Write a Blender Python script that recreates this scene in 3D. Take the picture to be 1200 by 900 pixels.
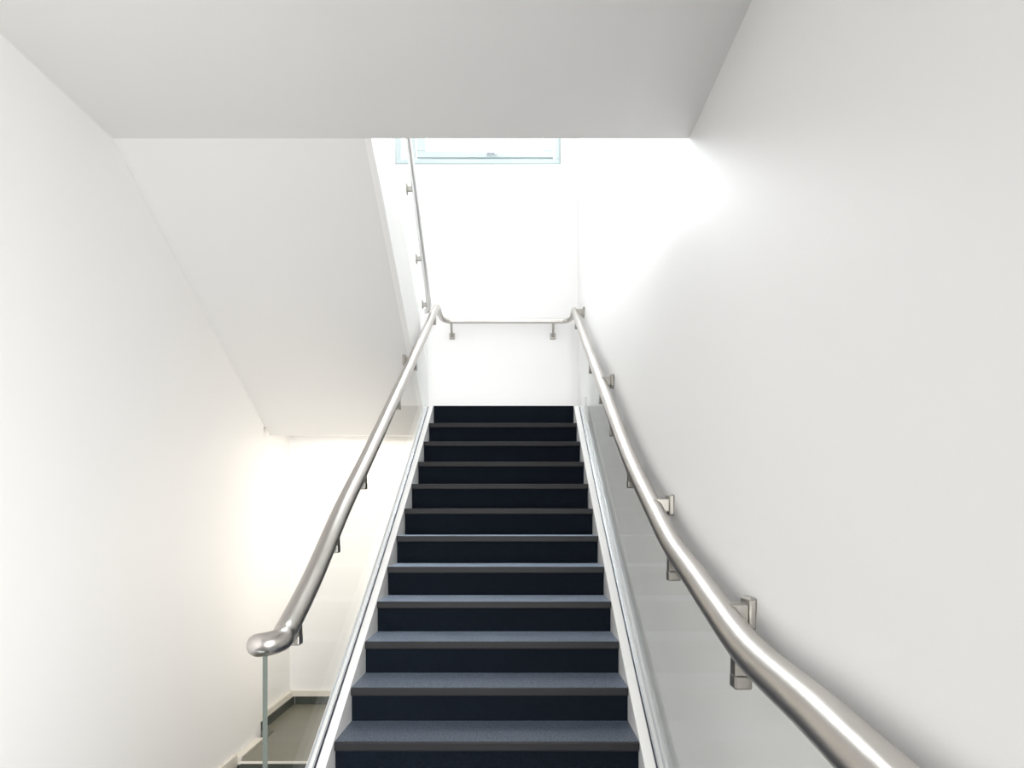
import bpy, bmesh, math
from mathutils import Vector, Matrix

scene = bpy.context.scene
for o in list(bpy.data.objects):
    bpy.data.objects.remove(o)

# ------------------------------------------------------------------ camera
# eye at the origin, looking level along +Y (architectural shift lens)
F = 800.0
cam_d = bpy.data.cameras.new('camera')
cam = bpy.data.objects.new('camera', cam_d)
scene.collection.objects.link(cam)
cam.rotation_euler = (math.pi / 2, 0, 0)
cam_d.sensor_fit = 'HORIZONTAL'
cam_d.sensor_width = 36.0
cam_d.lens = 36.0 * F / 1200.0
cam_d.shift_x = -7.0 / 1200.0
cam_d.shift_y = 155.0 / 1200.0
cam_d.clip_start = 0.02
scene.camera = cam

# ------------------------------------------------------------------ light and exposure
scene.view_settings.view_transform = 'Standard'
scene.view_settings.look = 'None'
scene.view_settings.gamma = 1.0
scene.view_settings.use_curve_mapping = False
scene.view_settings.exposure = 0.0

world = bpy.data.worlds.new('world')
scene.world = world
world.use_nodes = True
bg = world.node_tree.nodes['Background']
bg.inputs['Color'].default_value = (0.90, 0.96, 1.0, 1)
bg.inputs['Strength'].default_value = 4.0


def area(name, loc, rot, sx, sy, power, color):
    d = bpy.data.lights.new(name, 'AREA')
    d.shape = 'RECTANGLE'
    d.size, d.size_y = sx, sy
    d.energy = power
    d.color = color
    o = bpy.data.objects.new(name, d)
    o.location = loc
    o.rotation_euler = rot
    scene.collection.objects.link(o)
    return o


UP_Z = 5.30
NEAR = -2.3
area('top_fill_light', (-0.30, 4.6, UP_Z - 0.06), (0, 0, 0), 1.7, 2.6, 28, (0.97, 0.985, 1.0))  # added fill lamp under the closed top ceiling, no opening above it
area('window_daylight', (-0.40, 7.04, 4.2), (math.radians(-78), 0, 0), 1.55, 1.2, 150, (0.95, 0.975, 1.0))
area('upper_fill_light', (-0.75, 1.9, 3.85), (math.radians(70), 0, 0), 2.6, 2.4, 32, (0.97, 0.985, 1.0))  # added fill above the slab to brighten the back wall, no window here
near = area('near_fill_light', (0.15, -1.75, 0.0), (math.radians(88), 0, math.radians(33)), 0.9, 1.8, 110, (1.0, 0.995, 0.995))  # added fill behind the viewer, aimed at the left wall, no window here
near.data.spread = math.radians(98)
area('under_landing_light', (-1.35, 6.5, 0.772), (0, 0, 0), 1.1, 0.4, 6.5, (1.0, 0.925, 0.80))
area('lower_fill_light', (-0.83, 6.15, -0.35), (0, math.radians(90), 0), 0.7, 0.7, 10, (1.0, 0.925, 0.80))  # added unseen warm fill for the low soffit and left wall end

# ------------------------------------------------------------------ stair line
Y0, Y1, Y2 = 2.6315, 0.2619, 0.0018
Z0, Z1, Z2 = -0.8725, 0.1414, 0.0020


def sy(k):
    return Y0 + Y1 * k + Y2 * k * k


def sz(k):
    return Z0 + Z1 * k + Z2 * k * k


def nos(y):
    k = (-Y1 + math.sqrt(max(0.0, Y1 * Y1 - 4 * Y2 * (Y0 - y)))) / (2 * Y2)
    return sz(k)


def lerp_table(tab, y):
    if y <= tab[0][0]:
        return tab[0][1]
    for (a, b), (c, d) in zip(tab, tab[1:]):
        if y <= c:
            return b + (d - b) * (y - a) / (c - a)
    return tab[-1][1]


XL, XR = -0.710, 0.469          # tread ends
GL, GR = -0.765, 0.529          # glass planes
WR = 0.602                      # right wall behind the rail
WL = -2.253                     # left wall
YB = 6.85                       # back wall
CEIL = 2.10
YC = 3.795                      # edge of the upper floor slab
LAND = 0.930                    # half landing
FLOOR = -1.50
LOW = -1.88                     # lower landing
XI = -0.814                     # inner face of the upper flight

# ------------------------------------------------------------------ materials
def new_mat(name):
    m = bpy.data.materials.new(name)
    m.use_nodes = True
    nt = m.node_tree
    return m, nt, nt.nodes['Principled BSDF']


def paint(name, col, rough=0.55, bump=0.02, scale=180.0):
    m, nt, b = new_mat(name)
    b.inputs['Base Color'].default_value = (*col, 1)
    b.inputs['Roughness'].default_value = rough
    tc = nt.nodes.new('ShaderNodeTexCoord')
    n = nt.nodes.new('ShaderNodeTexNoise')
    n.inputs['Scale'].default_value = scale
    n.inputs['Detail'].default_value = 3
    bp = nt.nodes.new('ShaderNodeBump')
    bp.inputs['Strength'].default_value = bump
    bp.inputs['Distance'].default_value = 0.002
    nt.links.new(tc.outputs['Object'], n.inputs['Vector'])
    nt.links.new(n.outputs['Fac'], bp.inputs['Height'])
    nt.links.new(bp.outputs['Normal'], b.inputs['Normal'])
    return m


M_WALL = paint('white_wall_paint', (0.862, 0.855, 0.846))
M_SOFFIT = paint('soffit_paint_shaded', (0.755, 0.748, 0.738))  # ceiling paint darkened, the soffit's shade put into its colour
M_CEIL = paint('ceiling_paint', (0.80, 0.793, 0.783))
M_TRIM = paint('white_gloss_paint', (0.84, 0.835, 0.82), 0.35, 0.0)
M_WINDOW = paint('window_frame_paint', (0.55, 0.625, 0.635), 0.35, 0.0)
M_SHADOW = paint('window_shadow_grey', (0.36, 0.43, 0.43), 0.4, 0.0)  # shadow round the window frame, put into a strip's colour
M_CREAM = paint('cream_skirting_paint', (0.78, 0.74, 0.66), 0.4, 0.0)
M_COVE = paint('dark_green_cove_vinyl', (0.055, 0.062, 0.052), 0.4, 0.0)
M_RUBBER = paint('rubber_nosing', (0.017, 0.017, 0.019), 0.5, 0.0)
M_RUBBER.node_tree.nodes['Principled BSDF'].inputs['Specular IOR Level'].default_value = 0.22
M_GASKET = paint('black_gasket', (0.012, 0.016, 0.03), 0.4, 0.0)


def carpet(name, a, b_, rough, spec):
    m, nt, b = new_mat(name)
    tc = nt.nodes.new('ShaderNodeTexCoord')
    n = nt.nodes.new('ShaderNodeTexNoise')
    n.inputs['Scale'].default_value = 150
    n.inputs['Detail'].default_value = 4
    cr = nt.nodes.new('ShaderNodeValToRGB')
    cr.color_ramp.elements[0].position = 0.40
    cr.color_ramp.elements[0].color = (*a, 1)
    cr.color_ramp.elements[1].position = 0.62
    cr.color_ramp.elements[1].color = (*b_, 1)
    bp = nt.nodes.new('ShaderNodeBump')
    bp.inputs['Strength'].default_value = 0.5
    bp.inputs['Distance'].default_value = 0.003
    nt.links.new(tc.outputs['Object'], n.inputs['Vector'])
    nt.links.new(n.outputs['Fac'], cr.inputs['Fac'])
    nt.links.new(cr.outputs['Color'], b.inputs['Base Color'])
    nt.links.new(n.outputs['Fac'], bp.inputs['Height'])
    nt.links.new(bp.outputs['Normal'], b.inputs['Normal'])
    b.inputs['Roughness'].default_value = rough
    b.inputs['Specular IOR Level'].default_value = spec
    return m


M_TREAD = carpet('navy_tread_vinyl', (0.008, 0.012, 0.020), (0.105, 0.13, 0.185), 0.4, 0.6)
_b = M_TREAD.node_tree.nodes['Principled BSDF']
_b.inputs['Sheen Weight'].default_value = 0.6
_b.inputs['Sheen Roughness'].default_value = 0.22
_b.inputs['Sheen Tint'].default_value = (0.66, 0.80, 1.0, 1)
M_RISER = carpet('navy_riser_carpet', (0.004, 0.0065, 0.011), (0.006, 0.0095, 0.016), 0.9, 0.1)
M_FLOOR = carpet('grey_floor_vinyl', (0.09, 0.095, 0.10), (0.12, 0.125, 0.13), 0.5, 0.4)
M_OLIVE = carpet('olive_floor_vinyl', (0.17, 0.165, 0.125), (0.20, 0.195, 0.15), 0.4, 0.5)


def steel(name, col, rough):
    m, nt, b = new_mat(name)
    b.inputs['Base Color'].default_value = (*col, 1)
    b.inputs['Metallic'].default_value = 1.0
    tc = nt.nodes.new('ShaderNodeTexCoord')
    mp = nt.nodes.new('ShaderNodeMapping')
    mp.inputs['Scale'].default_value = (300, 6, 300)
    n = nt.nodes.new('ShaderNodeTexNoise')
    n.inputs['Scale'].default_value = 1.0
    mr = nt.nodes.new('ShaderNodeMapRange')
    mr.inputs['To Min'].default_value = rough - 0.008
    mr.inputs['To Max'].default_value = rough + 0.008
    nt.links.new(tc.outputs['Object'], mp.inputs['Vector'])
    nt.links.new(mp.outputs['Vector'], n.inputs['Vector'])
    nt.links.new(n.outputs['Fac'], mr.inputs['Value'])
    nt.links.new(mr.outputs['Result'], b.inputs['Roughness'])
    return m


M_STEEL = steel('brushed_steel', (0.53, 0.505, 0.475), 0.30)
M_PALE = steel('pale_brushed_steel', (0.78, 0.775, 0.765), 0.4)
M_BRACKET = steel('satin_bracket_steel', (0.36, 0.345, 0.315), 0.35)
M_CHANNEL = steel('channel_steel', (0.72, 0.75, 0.80), 0.25)


def glass(name, tint, ior=1.5, coat=0.25):
    m = bpy.data.materials.new(name)
    m.use_nodes = True
    nt = m.node_tree
    nt.nodes.clear()
    out = nt.nodes.new('ShaderNodeOutputMaterial')
    mix = nt.nodes.new('ShaderNodeMixShader')
    tr = nt.nodes.new('ShaderNodeBsdfTransparent')
    tr.inputs['Color'].default_value = (*tint, 1)
    gl = nt.nodes.new('ShaderNodeBsdfGlossy')
    gl.inputs['Roughness'].default_value = 0.0
    fr = nt.nodes.new('ShaderNodeFresnel')
    # the same reflectance on both faces of the sheet
    geo = nt.nodes.new('ShaderNodeNewGeometry')
    mr = nt.nodes.new('ShaderNodeMapRange')
    mr.inputs['To Min'].default_value = ior
    mr.inputs['To Max'].default_value = 1.0 / ior
    nt.links.new(geo.outputs['Backfacing'], mr.inputs['Value'])
    nt.links.new(mr.outputs['Result'], fr.inputs['IOR'])
    k = nt.nodes.new('ShaderNodeMath')
    k.operation = 'MULTIPLY'
    k.inputs[1].default_value = coat
    nt.links.new(fr.outputs['Fac'], k.inputs[0])
    nt.links.new(k.outputs['Value'], mix.inputs['Fac'])
    nt.links.new(tr.outputs['BSDF'], mix.inputs[1])
    nt.links.new(gl.outputs['BSDF'], mix.inputs[2])
    nt.links.new(mix.outputs['Shader'], out.inputs['Surface'])
    return m


M_GLASS = glass('clear_balustrade_glass', (0.988, 0.991, 0.986))
M_PANE = glass('window_pane_glass', (0.98, 0.99, 0.99))
M_GEDGE, _nt, _b = new_mat('green_glass_edge')
_b.inputs['Base Color'].default_value = (0.105, 0.122, 0.108, 1)
_b.inputs['Roughness'].default_value = 0.2
M_DIFF, _nt, _b = new_mat('lamp_housing')
_b.inputs['Base Color'].default_value = (0.8, 0.8, 0.8, 1)

# ------------------------------------------------------------------ mesh helpers
def obj(name, bm, mats, parent=None, smooth=False):
    bmesh.ops.recalc_face_normals(bm, faces=bm.faces[:])
    me = bpy.data.meshes.new(name)
    bm.to_mesh(me)
    bm.free()
    for m in (mats if isinstance(mats, (list, tuple)) else [mats]):
        me.materials.append(m)
    if smooth:
        for p in me.polygons:
            p.use_smooth = True
        me.set_sharp_from_angle(angle=math.radians(40))
    o = bpy.data.objects.new(name, me)
    scene.collection.objects.link(o)
    if parent:
        o.parent = parent
    return o


def add_box(bm, x0, x1, y0, y1, z0, z1, bevel=0.0):
    vs = [bm.verts.new((x, y, z)) for x in (x0, x1) for y in (y0, y1) for z in (z0, z1)]
    fs = []
    for f in ((0, 1, 3, 2), (4, 6, 7, 5), (0, 4, 5, 1), (2, 3, 7, 6), (0, 2, 6, 4), (1, 5, 7, 3)):
        fs.append(bm.faces.new([vs[i] for i in f]))
    if bevel:
        es = list({e for f in fs for e in f.edges})
        bmesh.ops.bevel(bm, geom=es, offset=bevel, segments=2, affect='EDGES', profile=0.5)
    return fs


def add_prism(bm, pts, x0, x1):
    """polygon in the YZ plane extruded along X; returns (side faces, rim faces)"""
    a = [bm.verts.new((x0, y, z)) for y, z in pts]
    b = [bm.verts.new((x1, y, z)) for y, z in pts]
    s = [bm.faces.new(a), bm.faces.new(b[::-1])]
    n = len(pts)
    r = [bm.faces.new((a[i], b[i], b[(i + 1) % n], a[(i + 1) % n])) for i in range(n)]
    return s, r


def add_ribbon(bm, ys, top, bot, x0, x1):
    """closed band in X between a lower and an upper curve along Y"""
    rings = []
    for y in ys:
        rings.append([bm.verts.new(p) for p in
                      ((x0, y, bot(y)), (x1, y, bot(y)), (x1, y, top(y)), (x0, y, top(y)))])
    side, rim = [], []
    for a, b in zip(rings, rings[1:]):
        for i in range(4):
            f = bm.faces.new((a[i], a[(i + 1) % 4], b[(i + 1) % 4], b[i]))
            (side if i in (1, 3) else rim).append(f)
    rim.append(bm.faces.new(rings[0][::-1]))
    rim.append(bm.faces.new(rings[-1]))
    return side, rim


def catmull(pts, n=10):
    P = [Vector(p) for p in pts]
    P = [P[0] * 2 - P[1]] + P + [P[-1] * 2 - P[-2]]
    out = []
    for i in range(1, len(P) - 2):
        p0, p1, p2, p3 = P[i - 1:i + 3]
        t0 = 0.0
        t1 = t0 + max(1e-5, (p1 - p0).length) ** 0.5
        t2 = t1 + max(1e-5, (p2 - p1).length) ** 0.5
        t3 = t2 + max(1e-5, (p3 - p2).length) ** 0.5
        for j in range(n):
            t = t1 + (t2 - t1) * j / n
            a1 = p0 * ((t1 - t) / (t1 - t0)) + p1 * ((t - t0) / (t1 - t0))
            a2 = p1 * ((t2 - t) / (t2 - t1)) + p2 * ((t - t1) / (t2 - t1))
            a3 = p2 * ((t3 - t) / (t3 - t2)) + p3 * ((t - t2) / (t3 - t2))
            b1 = a1 * ((t2 - t) / (t2 - t0)) + a2 * ((t - t0) / (t2 - t0))
            b2 = a2 * ((t3 - t) / (t3 - t1)) + a3 * ((t - t1) / (t3 - t1))
            out.append(b1 * ((t2 - t) / (t2 - t1)) + b2 * ((t - t1) / (t2 - t1)))
    out.append(P[-2])
    return out


def add_tube(bm, path, rad, sides=28):
    rings = []
    nrm = None
    for i, p in enumerate(path):
        t = (path[min(i + 1, len(path) - 1)] - path[max(i - 1, 0)]).normalized()
        if nrm is None:
            nrm = t.cross(Vector((1, 0, 0)))
            if nrm.length < 0.1:
                nrm = t.cross(Vector((0, 0, 1)))
        nrm = (nrm - t * nrm.dot(t)).normalized()
        bi = t.cross(nrm)
        r = rad(p) if callable(rad) else rad
        rings.append([bm.verts.new(p + (nrm * math.cos(a) + bi * math.sin(a)) * r)
                      for a in [2 * math.pi * k / sides for k in range(sides)]])
    for a, b in zip(rings, rings[1:]):
        for k in range(sides):
            bm.faces.new((a[k], a[(k + 1) % sides], b[(k + 1) % sides], b[k]))
    bm.faces.new(rings[0][::-1])
    bm.faces.new(rings[-1])


def thing(name, label, cat, loc=(0, 0, 0), group=None):
    o = bpy.data.objects.new(name, None)
    scene.collection.objects.link(o)
    o.location = loc
    return tag(o, label, cat, group)


def tag(o, label, cat, group=None):
    o['label'] = label
    o['category'] = cat
    if group:
        o['group'] = group
    return o


def struct(name, bm, m, label, cat, smooth=False):
    o = obj(name, bm, m, None, smooth)
    o['kind'] = 'structure'
    o['label'] = label
    o['category'] = cat
    return o


def B(*boxes, bevel=0.0):
    bm = bmesh.new()
    for b in boxes:
        add_box(bm, *b, bevel=bevel)
    return bm


def frange(a, b, n):
    return [a + (b - a) * i / n for i in range(n + 1)]


# ------------------------------------------------------------------ the room shell
BASE = -2.35
# left wall, with its lower far corner cut back behind the upper flight
bm = bmesh.new()
add_prism(bm, [(NEAR, BASE), (6.05, BASE), (6.05, 0.80), (YB, 0.80), (YB, UP_Z), (NEAR, UP_Z)], WL - 0.2, WL)
struct('wall_left', bm, M_WALL, 'tall plain white wall filling the left of the stairwell', 'wall')
struct('wall_recess', B((WL - 0.2, WL - 0.035, 6.05, YB, BASE, 0.80)), M_WALL,
       'short cream-lit wall set back beside the lower landing', 'wall')

# right wall: a plastered surface that splays outwards above the handrail near the camera
RAILR = [(-0.6, -0.47), (0.6, -0.42), (1.013, -0.374), (1.199, -0.349), (1.551, -0.310), (1.817, -0.244), (2.026, -0.185),
         (2.326, -0.102), (2.63, 0.016), (3.208, 0.261), (4.151, 0.752), (5.101, 1.243), (6.35, 1.925)]


def wallx(y, z):
    zr = lerp_table(RAILR, y) - 0.02
    s = min(1.0, max(0.0, (z - zr) / max(0.3, CEIL - zr)))
    a = 1.0 if y <= 3.6 else max(0.0, 1 - (y - 3.6) / 3.0)
    a = a * a * (3 - 2 * a)
    return WR + 0.356 * a * (s ** 1.35)


bm = bmesh.new()
ys = frange(NEAR, YB, 60)
zs = frange(BASE, UP_Z, 70)
grid = [[bm.verts.new((wallx(y, z), y, z)) for z in zs] for y in ys]
for i in range(len(ys) - 1):
    for j in range(len(zs) - 1):
        bm.faces.new((grid[i][j], grid[i + 1][j], grid[i + 1][j + 1], grid[i][j + 1]))
back = [[bm.verts.new((1.2, y, z)) for z in (zs[0], zs[-1])] for y in (ys[0], ys[-1])]
bm.faces.new((back[0][0], back[0][1], back[1][1], back[1][0]))
bm.faces.new([g[0] for g in grid] + [back[1][0], back[0][0]])
bm.faces.new([g[-1] for g in grid] + [back[1][1], back[0][1]])
bm.faces.new(grid[0] + [back[0][1], back[0][0]])
bm.faces.new(grid[-1] + [back[1][1], back[1][0]])
struct('wall_right', bm, M_WALL, 'white wall to the right of the stairs carrying the handrail', 'wall', True)

# back wall with the window opening
WX0, WX1, WZ0, WZ1 = -1.233, 0.428, 3.536, 4.85
struct('wall_back', B((WL - 0.2, 1.2, YB, YB + 0.25, BASE, WZ0), (WL - 0.2, WX0, YB, YB + 0.25, WZ0, WZ1),
                      (WX1, 1.2, YB, YB + 0.25, WZ0, WZ1), (WL - 0.2, 1.2, YB, YB + 0.25, WZ1, UP_Z)), M_WALL,
       'bright white wall at the far end above the half landing', 'wall')
struct('wall_near', B((WL - 0.2, 1.2, NEAR - 0.2, NEAR, BASE, UP_Z)), M_WALL, 'white wall behind the viewer', 'wall')

# upper floor slab whose underside is the ceiling, and the top ceiling
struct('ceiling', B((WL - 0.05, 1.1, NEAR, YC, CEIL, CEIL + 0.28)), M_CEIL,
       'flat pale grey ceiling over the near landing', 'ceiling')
bm = B((WL - 0.2, 1.2, NEAR - 0.2, YB + 0.25, UP_Z, UP_Z + 0.2))
struct('ceiling_upper', bm, M_WALL, 'white top ceiling of the stairwell', 'ceiling')

# floors: near landing, half landing, lower landing with two steps up to it
struct('floor', B((WL, 0.60, NEAR, 1.42, FLOOR - 0.2, FLOOR)), M_FLOOR, 'grey floor of the near landing', 'floor')
struct('floor_landing', B((WL, 0.60, 6.19, YB, 0.80, LAND), (-0.80, 0.60, 5.76, 6.19, 0.80, LAND)), M_WALL,
       'white-edged half landing at the top of the stairs', 'floor')
bm = bmesh.new()
add_prism(bm, [(4.94, BASE), (4.94, LOW - 0.17), (5.24, LOW - 0.17), (5.24, LOW - 0.014), (5.22, LOW - 0.014), (5.22, LOW),
               (YB, LOW), (YB, BASE)], -2.13, -0.80)
add_prism(bm, [(5.98, BASE), (5.98, LOW), (YB, LOW), (YB, BASE)], WL - 0.034, -2.13)
struct('floor_lower', bm, M_OLIVE, 'olive grey vinyl floor of the lower landing seen through the glass', 'floor')
struct('floor_well', B((WL, -0.80, 1.42, 5.9, BASE, LOW - 0.33)), M_OLIVE, 'olive vinyl floor at the foot of the left well', 'floor')

# wall under the flight
bm = bmesh.new()
ys = frange(1.42, 5.74, 24)
add_prism(bm, [(y, nos(y) - 0.30) for y in ys] + [(YB, 0.80), (YB, BASE), (1.42, BASE)], -0.800, -0.787)
struct('wall_stair', bm, M_WALL, 'white spandrel wall under the stairs', 'wall')

# baseboards
struct('baseboard_back', B((-2.28, -0.80, YB - 0.030, YB, -1.800, -1.745)), M_CREAM,
       'cream skirting strip above the dark cove on the lower back wall', 'baseboard')
struct('baseboard_left', B((WL - 0.035, WL + 0.004, 5.98, YB - 0.03, -1.800, -1.745)), M_CREAM,
       'cream skirting strip on the recess wall beside the lower landing', 'baseboard')
struct('trim_1', B((-2.23, -0.80, YB - 0.024, YB, LOW, -1.800)), M_COVE,
       'dark green vinyl cove along the lower back wall', 'trim')
struct('trim_2', B((WL - 0.035, WL + 0.012, 5.98, YB, LOW, -1.800)), M_COVE,
       'dark green vinyl cove along the recess wall', 'trim')
struct('trim_3', B((WL, WL + 0.062, 5.42, 5.88, -1.975, -1.905), bevel=0.006), M_CREAM,
       'cream skirting block stepping down the left wall', 'trim')
struct('trim_4', B((WL, -2.13, 5.44, 5.98, BASE, -1.975)), M_COVE,
       'dark vinyl upstand under the cream skirting block', 'trim')
struct('trim_5', B((WL, WL + 0.028, 2.0, 5.42, -1.99, -1.885), bevel=0.005), M_CREAM,
       'long cream skirting board along the left wall', 'trim')
struct('trim_6', B((-2.13, -0.80, 5.214, 5.232, LOW - 0.012, LOW + 0.004), bevel=0.003), M_CREAM,
       'pale nosing strip on the edge of the lower landing', 'trim')
struct('trim_7', B((-2.125, -0.80, 5.225, 5.238, LOW - 0.17, LOW - 0.014)), M_COVE,
       'dark riser below the edge of the lower landing', 'trim')
struct('baseboard_right', B((WR - 0.022, WR + 0.02, 5.95, YB, LAND, LAND + 0.11), bevel=0.004), M_TRIM,
       'white skirting along the right side of the half landing', 'baseboard')
struct('baseboard_landing', B((XI, WR - 0.022, YB - 0.018, YB, LAND, LAND + 0.11), bevel=0.004), M_TRIM,
       'white skirting along the back of the half landing', 'baseboard')

# window: outer frame, mullion, opening sash, handle and panes
bm = bmesh.new()
fy0, fy1 = YB + 0.02, YB + 0.10
for b in ((WX0, WX1, fy0, fy1, WZ0, WZ0 + 0.062), (WX0, WX1, fy0, fy1, WZ1 - 0.062, WZ1),
          (WX0, WX0 + 0.062, fy0, fy1, WZ0 + 0.062, WZ1 - 0.062), (WX1 - 0.062, WX1, fy0, fy1, WZ0 + 0.062, WZ1 - 0.062),
          (-1.09, -1.028, fy0, fy1, WZ0 + 0.062, WZ1 - 0.062)):
    add_box(bm, *b, bevel=0.004)
win = struct('window_1', bm, M_WINDOW, 'pale framed window high on the back wall, its lower edge just below the ceiling edge', 'window')
bm = bmesh.new()
sx0, sx1, sz0, sz1 = -1.02, WX1 - 0.070, WZ0 + 0.070, WZ1 - 0.070
for b in ((sx0, sx1, fy0 - 0.012, fy1 - 0.02, sz0, sz0 + 0.066), (sx0, sx1, fy0 - 0.012, fy1 - 0.02, sz1 - 0.066, sz1),
          (sx0, sx0 + 0.095, fy0 - 0.012, fy1 - 0.02, sz0 + 0.066, sz1 - 0.066),
          (sx1 - 0.095, sx1, fy0 - 0.012, fy1 - 0.02, sz0 + 0.066, sz1 - 0.066)):
    add_box(bm, *b, bevel=0.005)
sash = obj('window_sash', bm, M_WINDOW, win)
bm = bmesh.new()  # dark strips standing in for the shadow along the outer frame edge
for b in ((WX0, WX1, WZ0 - 0.004, WZ0 + 0.008), (WX1 - 0.008, WX1 + 0.004, WZ0 + 0.008, WZ1)):
    add_box(bm, b[0], b[1], fy0 - 0.022, fy0 + 0.002, b[2], b[3])
sl = obj('window_shadow_strip', bm, M_SHADOW, win)
sl['label'] = 'thin grey green strip for the shadow at the frame edge'
obj('pane', B((sx0 + 0.09, sx1 - 0.09, fy0 + 0.025, fy0 + 0.031, sz0 + 0.06, sz1 - 0.06)), M_PANE, sash)
obj('pane', B((WX0 + 0.05, -1.08, fy0 + 0.025, fy0 + 0.031, WZ0 + 0.05, WZ1 - 0.05)), M_PANE, win)
bm = bmesh.new()
hx = 0.5 * (sx0 + sx1) + 0.07
add_box(bm, hx - 0.055, hx + 0.055, fy0 - 0.028, fy0 - 0.012, sz0 + 0.022, sz0 + 0.038, bevel=0.004)
add_box(bm, hx - 0.05, hx + 0.03, fy0 - 0.044, fy0 - 0.026, sz0 + 0.030, sz0 + 0.044, bevel=0.004)
obj('window_handle', bm, M_CHANNEL, sash)

# ------------------------------------------------------------------ main staircase
st = thing('staircase', 'straight flight of dark navy steps between white stringers', 'stairs', (0, sy(0), FLOOR))


def place(o):
    o.parent = st
    o.matrix_parent_inverse = Matrix.Translation((0, -sy(0), -FLOOR))
    return o


NX0, NX1 = XL, XR
for k in range(-4, 12):
    y, z = sy(k), sz(k)
    zb = sz(k - 1) if k > -4 else FLOOR
    if k < 11:
        yb = sy(k + 1) + 0.03
        t = place(obj('tread', B((NX0, NX1, y + 0.012, yb, z - 0.034, z)), M_TREAD))
        n = obj('nosing', B((NX0, NX1, y, y + 0.014, z - 0.035, z + 0.0005), bevel=0.005), M_RUBBER, t)
        n['label'] = 'dark rubber nosing strip'
    else:
        zb, z = sz(10), LAND + 0.034
    place(obj('riser', B((NX0 + 0.001, NX1 - 0.001, y + 0.018, y + 0.034, zb, z - 0.034)), M_RISER))
ys = frange(1.55, 5.72, 40) + [5.95]
top = lambda y: min(nos(y) + 0.004, LAND + 0.02)
for x0, x1 in ((-0.785, XL - 0.0005), (XR + 0.0005, 0.555)):
    bm = bmesh.new()
    add_ribbon(bm, ys, top, lambda y: max(top(y) - 0.34, FLOOR + 0.001), x0, x1)
    place(obj('stringer', bm, M_TRIM))

# ------------------------------------------------------------------ glass balustrades
RAILL = [(2.0, -0.40), (2.09, -0.392), (2.16, -0.378), (2.275, -0.335), (2.484, -0.226), (2.88, 0.016), (3.368, 0.282),
         (3.974, 0.622), (4.886, 1.135), (6.27, 1.925)]


def balustrade(name, label, gx, y0, y1, rail, inner):
    """inner = +1 when the steps lie on the +X side of the glass"""
    root = thing(name, label, 'balustrade', (gx, y0, 0))
    inv = Matrix.Translation((-gx, -y0, 0))
    bm = bmesh.new()
    ys = frange(y0, y1, 48)
    s, r = add_ribbon(bm, ys, lambda y: lerp_table(rail, y) - 0.030, lambda y: max(nos(y) - 0.05, FLOOR + 0.01), gx - 0.0075, gx + 0.0075)
    for f in r[:-1]:
        f.material_index = 1
    g = obj('glass_panel', bm, [M_GLASS, M_GEDGE], root)
    g.matrix_parent_inverse = inv
    bm = bmesh.new()
    cy = frange(max(1.56, y0 + 0.02), 5.70, 40)
    for a, b in ((0.0080, 0.0145), (-0.0145, -0.0080)):
        add_ribbon(bm, cy, lambda y: top(y) + 0.010, lambda y: top(y) - 0.02, gx + a, gx + b)
    c = obj('base_channel', bm, M_CHANNEL, root)
    c.matrix_parent_inverse = inv
    bm = bmesh.new()
    a, b = sorted((gx + inner * 0.0148, gx + inner * 0.0190))
    add_ribbon(bm, cy, lambda y: top(y) + 0.006, lambda y: top(y) - 0.01, a, b)
    k = obj('gasket', bm, M_GASKET, c)
    k['label'] = 'thin black gasket line'
    return root


balustrade('glass_balustrade', 'clear glass balustrade on the left stringer, green front edge over the lower landing',
           GL, 2.065, 5.78, RAILL, 1)
balustrade('glass_balustrade', 'clear glass balustrade on the right stringer close to the wall', GR, 0.8, 5.78, RAILR, -1)

# ------------------------------------------------------------------ handrail running round the stair
RX = -0.748
hr = thing('handrail', 'round brushed steel handrail along both sides of the dark steps and across the back',
           'handrail', (0, YB, LAND))


def hplace(o, parent=None):
    if parent is None:
        o.parent = hr
        o.matrix_parent_inverse = Matrix.Translation((0, -YB, -LAND))
    else:
        o.parent = parent
        o.matrix_parent_inverse = Matrix.Identity(4)
    return o


ZR = 1.935
LC, LR = -0.7760, 0.0345        # the tube turns back round the end of the glass
path = [(LC - LR, 2.215, -0.412), (LC - LR, 2.18, -0.408)]
for i in range(0, 9):
    t = math.pi * i / 8
    path.append((LC - LR * math.cos(t), 2.140 - LR * math.sin(t), -0.404 + 0.020 * i / 8))
path += [(RX, 2.185, -0.376)]
path += [(RX, y, z) for y, z in RAILL[3:-1]]
path += [(RX, 5.6, 1.541), (RX, 6.20, 1.885), (RX, 6.30, 1.928), (RX, 6.42, ZR), (RX, 6.60, ZR), (-0.738, 6.70, ZR), (-0.70, 6.755, ZR),
         (-0.64, 6.772, ZR), (-0.2, 6.772, ZR), (0.38, 6.772, ZR), (0.45, 6.768, ZR), (0.502, 6.73, ZR), (0.524, 6.66, ZR + 0.002),
         (0.529, 6.56, ZR + 0.01), (0.529, 6.46, ZR + 0.012), (0.529, 6.37, ZR - 0.02)]
path += [(0.529, y, z) for y, z in RAILR[-2::-1]]
pts = catmull(path, 8)


def rad(p):
    if p.y > 6.2:
        return 0.033 - 0.0095 * min(1, (p.y - 6.2) / 0.5)
    r = 0.0365 - 0.0035 * max(0, (p.y - 2.5)) / 3.7
    if p.x > 0.4 and p.y < 2.3:
        r += 0.008 * min(1.0, (2.3 - p.y) / 1.3)
    return r


bm = bmesh.new()
add_tube(bm, pts, rad)
hplace(obj('rail', bm, M_STEEL, None, True))


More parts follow.
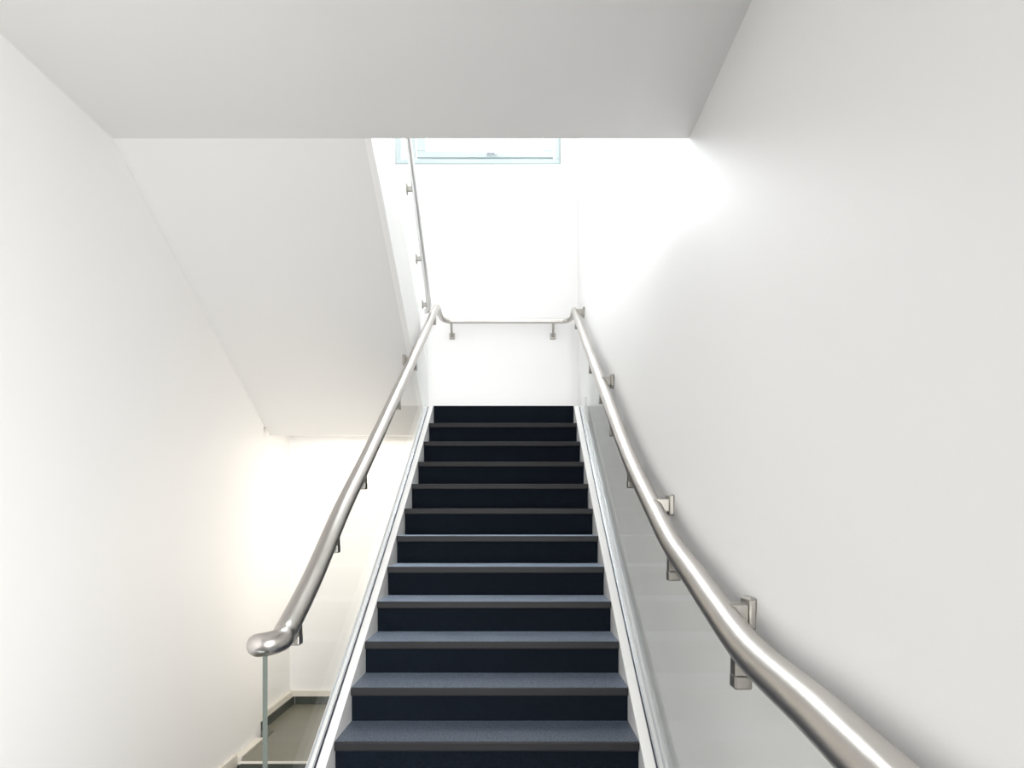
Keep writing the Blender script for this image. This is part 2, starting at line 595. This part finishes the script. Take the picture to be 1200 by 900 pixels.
def bracket_clamp(x, y, zr, drop=0.115):
    bm = bmesh.new()
    # tapering post hanging from the tube with a small clamp foot on the glass
    a = [bm.verts.new((x + sx * 0.019, y + s * 0.016, zr)) for sx, s in ((-1, -1), (1, -1), (1, 1), (-1, 1))]
    b = [bm.verts.new((x + sx * 0.0195, y + s * 0.018, zr - drop + 0.03)) for sx, s in ((-1, -1), (1, -1), (1, 1), (-1, 1))]
    bm.faces.new(a)
    bm.faces.new(b[::-1])
    for i in range(4):
        bm.faces.new((a[i], b[i], b[(i + 1) % 4], a[(i + 1) % 4]))
    br = hplace(obj('clamp_bracket', bm, M_BRACKET))
    ft = B((x - 0.021, x + 0.021, y - 0.022, y + 0.022, zr - drop, zr - drop + 0.034), bevel=0.005)
    hplace(obj('clamp_foot', ft, M_BRACKET), br)


for y in (2.306, 2.797, 3.301, 4.254, 4.951, 6.10):
    bracket_clamp(GL + 0.012, y, lerp_table(RAILL, y))
for y in (1.62, 2.32, 3.171, 3.777, 4.283, 4.905, 6.10):
    bracket_clamp(GR, y, lerp_table(RAILR, y))


def bracket_wall(xr, xw, y, zr):
    s = 1 if xw > xr else -1
    a, b = sorted((xr, xw - s * 0.012))
    bm = B((a, b, y - 0.024, y + 0.024, zr - 0.030, zr + 0.022), bevel=0.004)
    br = hplace(obj('wall_bracket', bm, M_BRACKET))
    a, b = sorted((xw - s * 0.018, xw + s * 0.004))
    hplace(obj('wall_plate', B((a, b, y - 0.036, y + 0.036, zr - 0.044, zr + 0.038), bevel=0.006), M_BRACKET), br)


for y in (1.763, 2.675, 4.337, 6.20):
    z = lerp_table(RAILR, y)
    bracket_wall(0.529, wallx(y, z), y, z + 0.012)
bracket_wall(RX, XI + 0.004, 4.84, lerp_table(RAILL, 4.84) - 0.005)
for x in (-0.66, 0.35):
    bm = bmesh.new()
    add_tube(bm, catmull([(x, 6.772, ZR - 0.01), (x, 6.775, ZR - 0.07), (x, 6.80, ZR - 0.11), (x, YB - 0.008, ZR - 0.13)], 6), 0.011, 14)
    br = hplace(obj('wall_bracket', bm, M_BRACKET, None, True))
    hplace(obj('wall_plate', B((x - 0.028, x + 0.028, YB - 0.012, YB + 0.003, ZR - 0.162, ZR - 0.098), bevel=0.005), M_BRACKET), br)

# ------------------------------------------------------------------ upper flight going back over the viewer
SL = (CEIL - 0.735) / (6.19 - YC)
soff = lambda y: CEIL - SL * (y - YC)
uf = thing('upper_flight', 'white plastered underside of the upper flight sloping down on the left', 'stairs', (-1.5, 6.19, 0.735))
inv = Matrix.Translation((1.5, -6.19, -0.735))
pts2 = [(YC, CEIL), (6.19, 0.735), (6.19, LAND)]
n = 9
for i in range(n):
    y = 6.19 - (6.19 - YC) * i / n
    z = LAND + (CEIL + 0.25 - LAND) * (i + 1) / n
    pts2 += [(y, z), (y - (6.19 - YC) / n, z)]
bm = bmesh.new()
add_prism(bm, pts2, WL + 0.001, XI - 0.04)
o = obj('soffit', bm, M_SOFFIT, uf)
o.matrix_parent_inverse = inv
bm = bmesh.new()
add_prism(bm, [(YC, CEIL), (6.19, 0.735), (6.19, 1.24), (5.9, soff(5.9) + 0.56), (YC, CEIL + 0.56)], XI - 0.04, XI)
o = obj('string', bm, M_TRIM, uf)
o.matrix_parent_inverse = inv

ub = thing('upper_balustrade', 'clear glass panel standing on the edge of the sloping upper flight', 'balustrade', (XI, 5.9, 1.4))
bm = bmesh.new()
s, r = add_ribbon(bm, frange(YC, 5.86, 8), lambda y: soff(y) + 0.80, lambda y: soff(y) + 0.50, XI - 0.024, XI - 0.012)
for f in r:
    f.material_index = 1
o = obj('glass_panel', bm, [M_GLASS, M_PANE], ub)
o.matrix_parent_inverse = Matrix.Translation((-XI, -5.9, -1.4))

ur = thing('upper_handrail', 'thin steel handrail climbing the upper flight beside its glass, just under the ceiling edge',
           'handrail', (XI, 5.9, 1.8))
inv = Matrix.Translation((-XI, -5.9, -1.8))
UX = -0.766
UR = [(3.4, 3.41), (4.768, 2.623), (5.067, 2.440), (5.396, 2.190)]
up = lambda y: 1.797 + (5.915 - y) * 0.72
path = [(UX, 3.6, up(3.6)), (UX, 4.77, up(4.77)), (UX, 5.40, up(5.40)), (UX, 5.82, up(5.82)), (UX - 0.004, 5.90, up(5.90)),
        (UX - 0.02, 5.93, up(5.93)), (UX - 0.045, 5.935, up(5.935))]
bm = bmesh.new()
add_tube(bm, catmull(path, 8), 0.022, 20)
o = obj('rail', bm, M_PALE, ur, True)
o.matrix_parent_inverse = inv
for y in (4.42, 5.05, 5.52, 5.88):
    z = up(y)
    br = obj('wall_bracket', B((XI - 0.008, UX, y - 0.014, y + 0.014, z - 0.016, z + 0.016), bevel=0.003), M_BRACKET, ur)
    br.matrix_parent_inverse = inv
    obj('wall_plate', B((XI - 0.012, XI - 0.002, y - 0.028, y + 0.028, z - 0.032, z + 0.032), bevel=0.003), M_BRACKET, br)
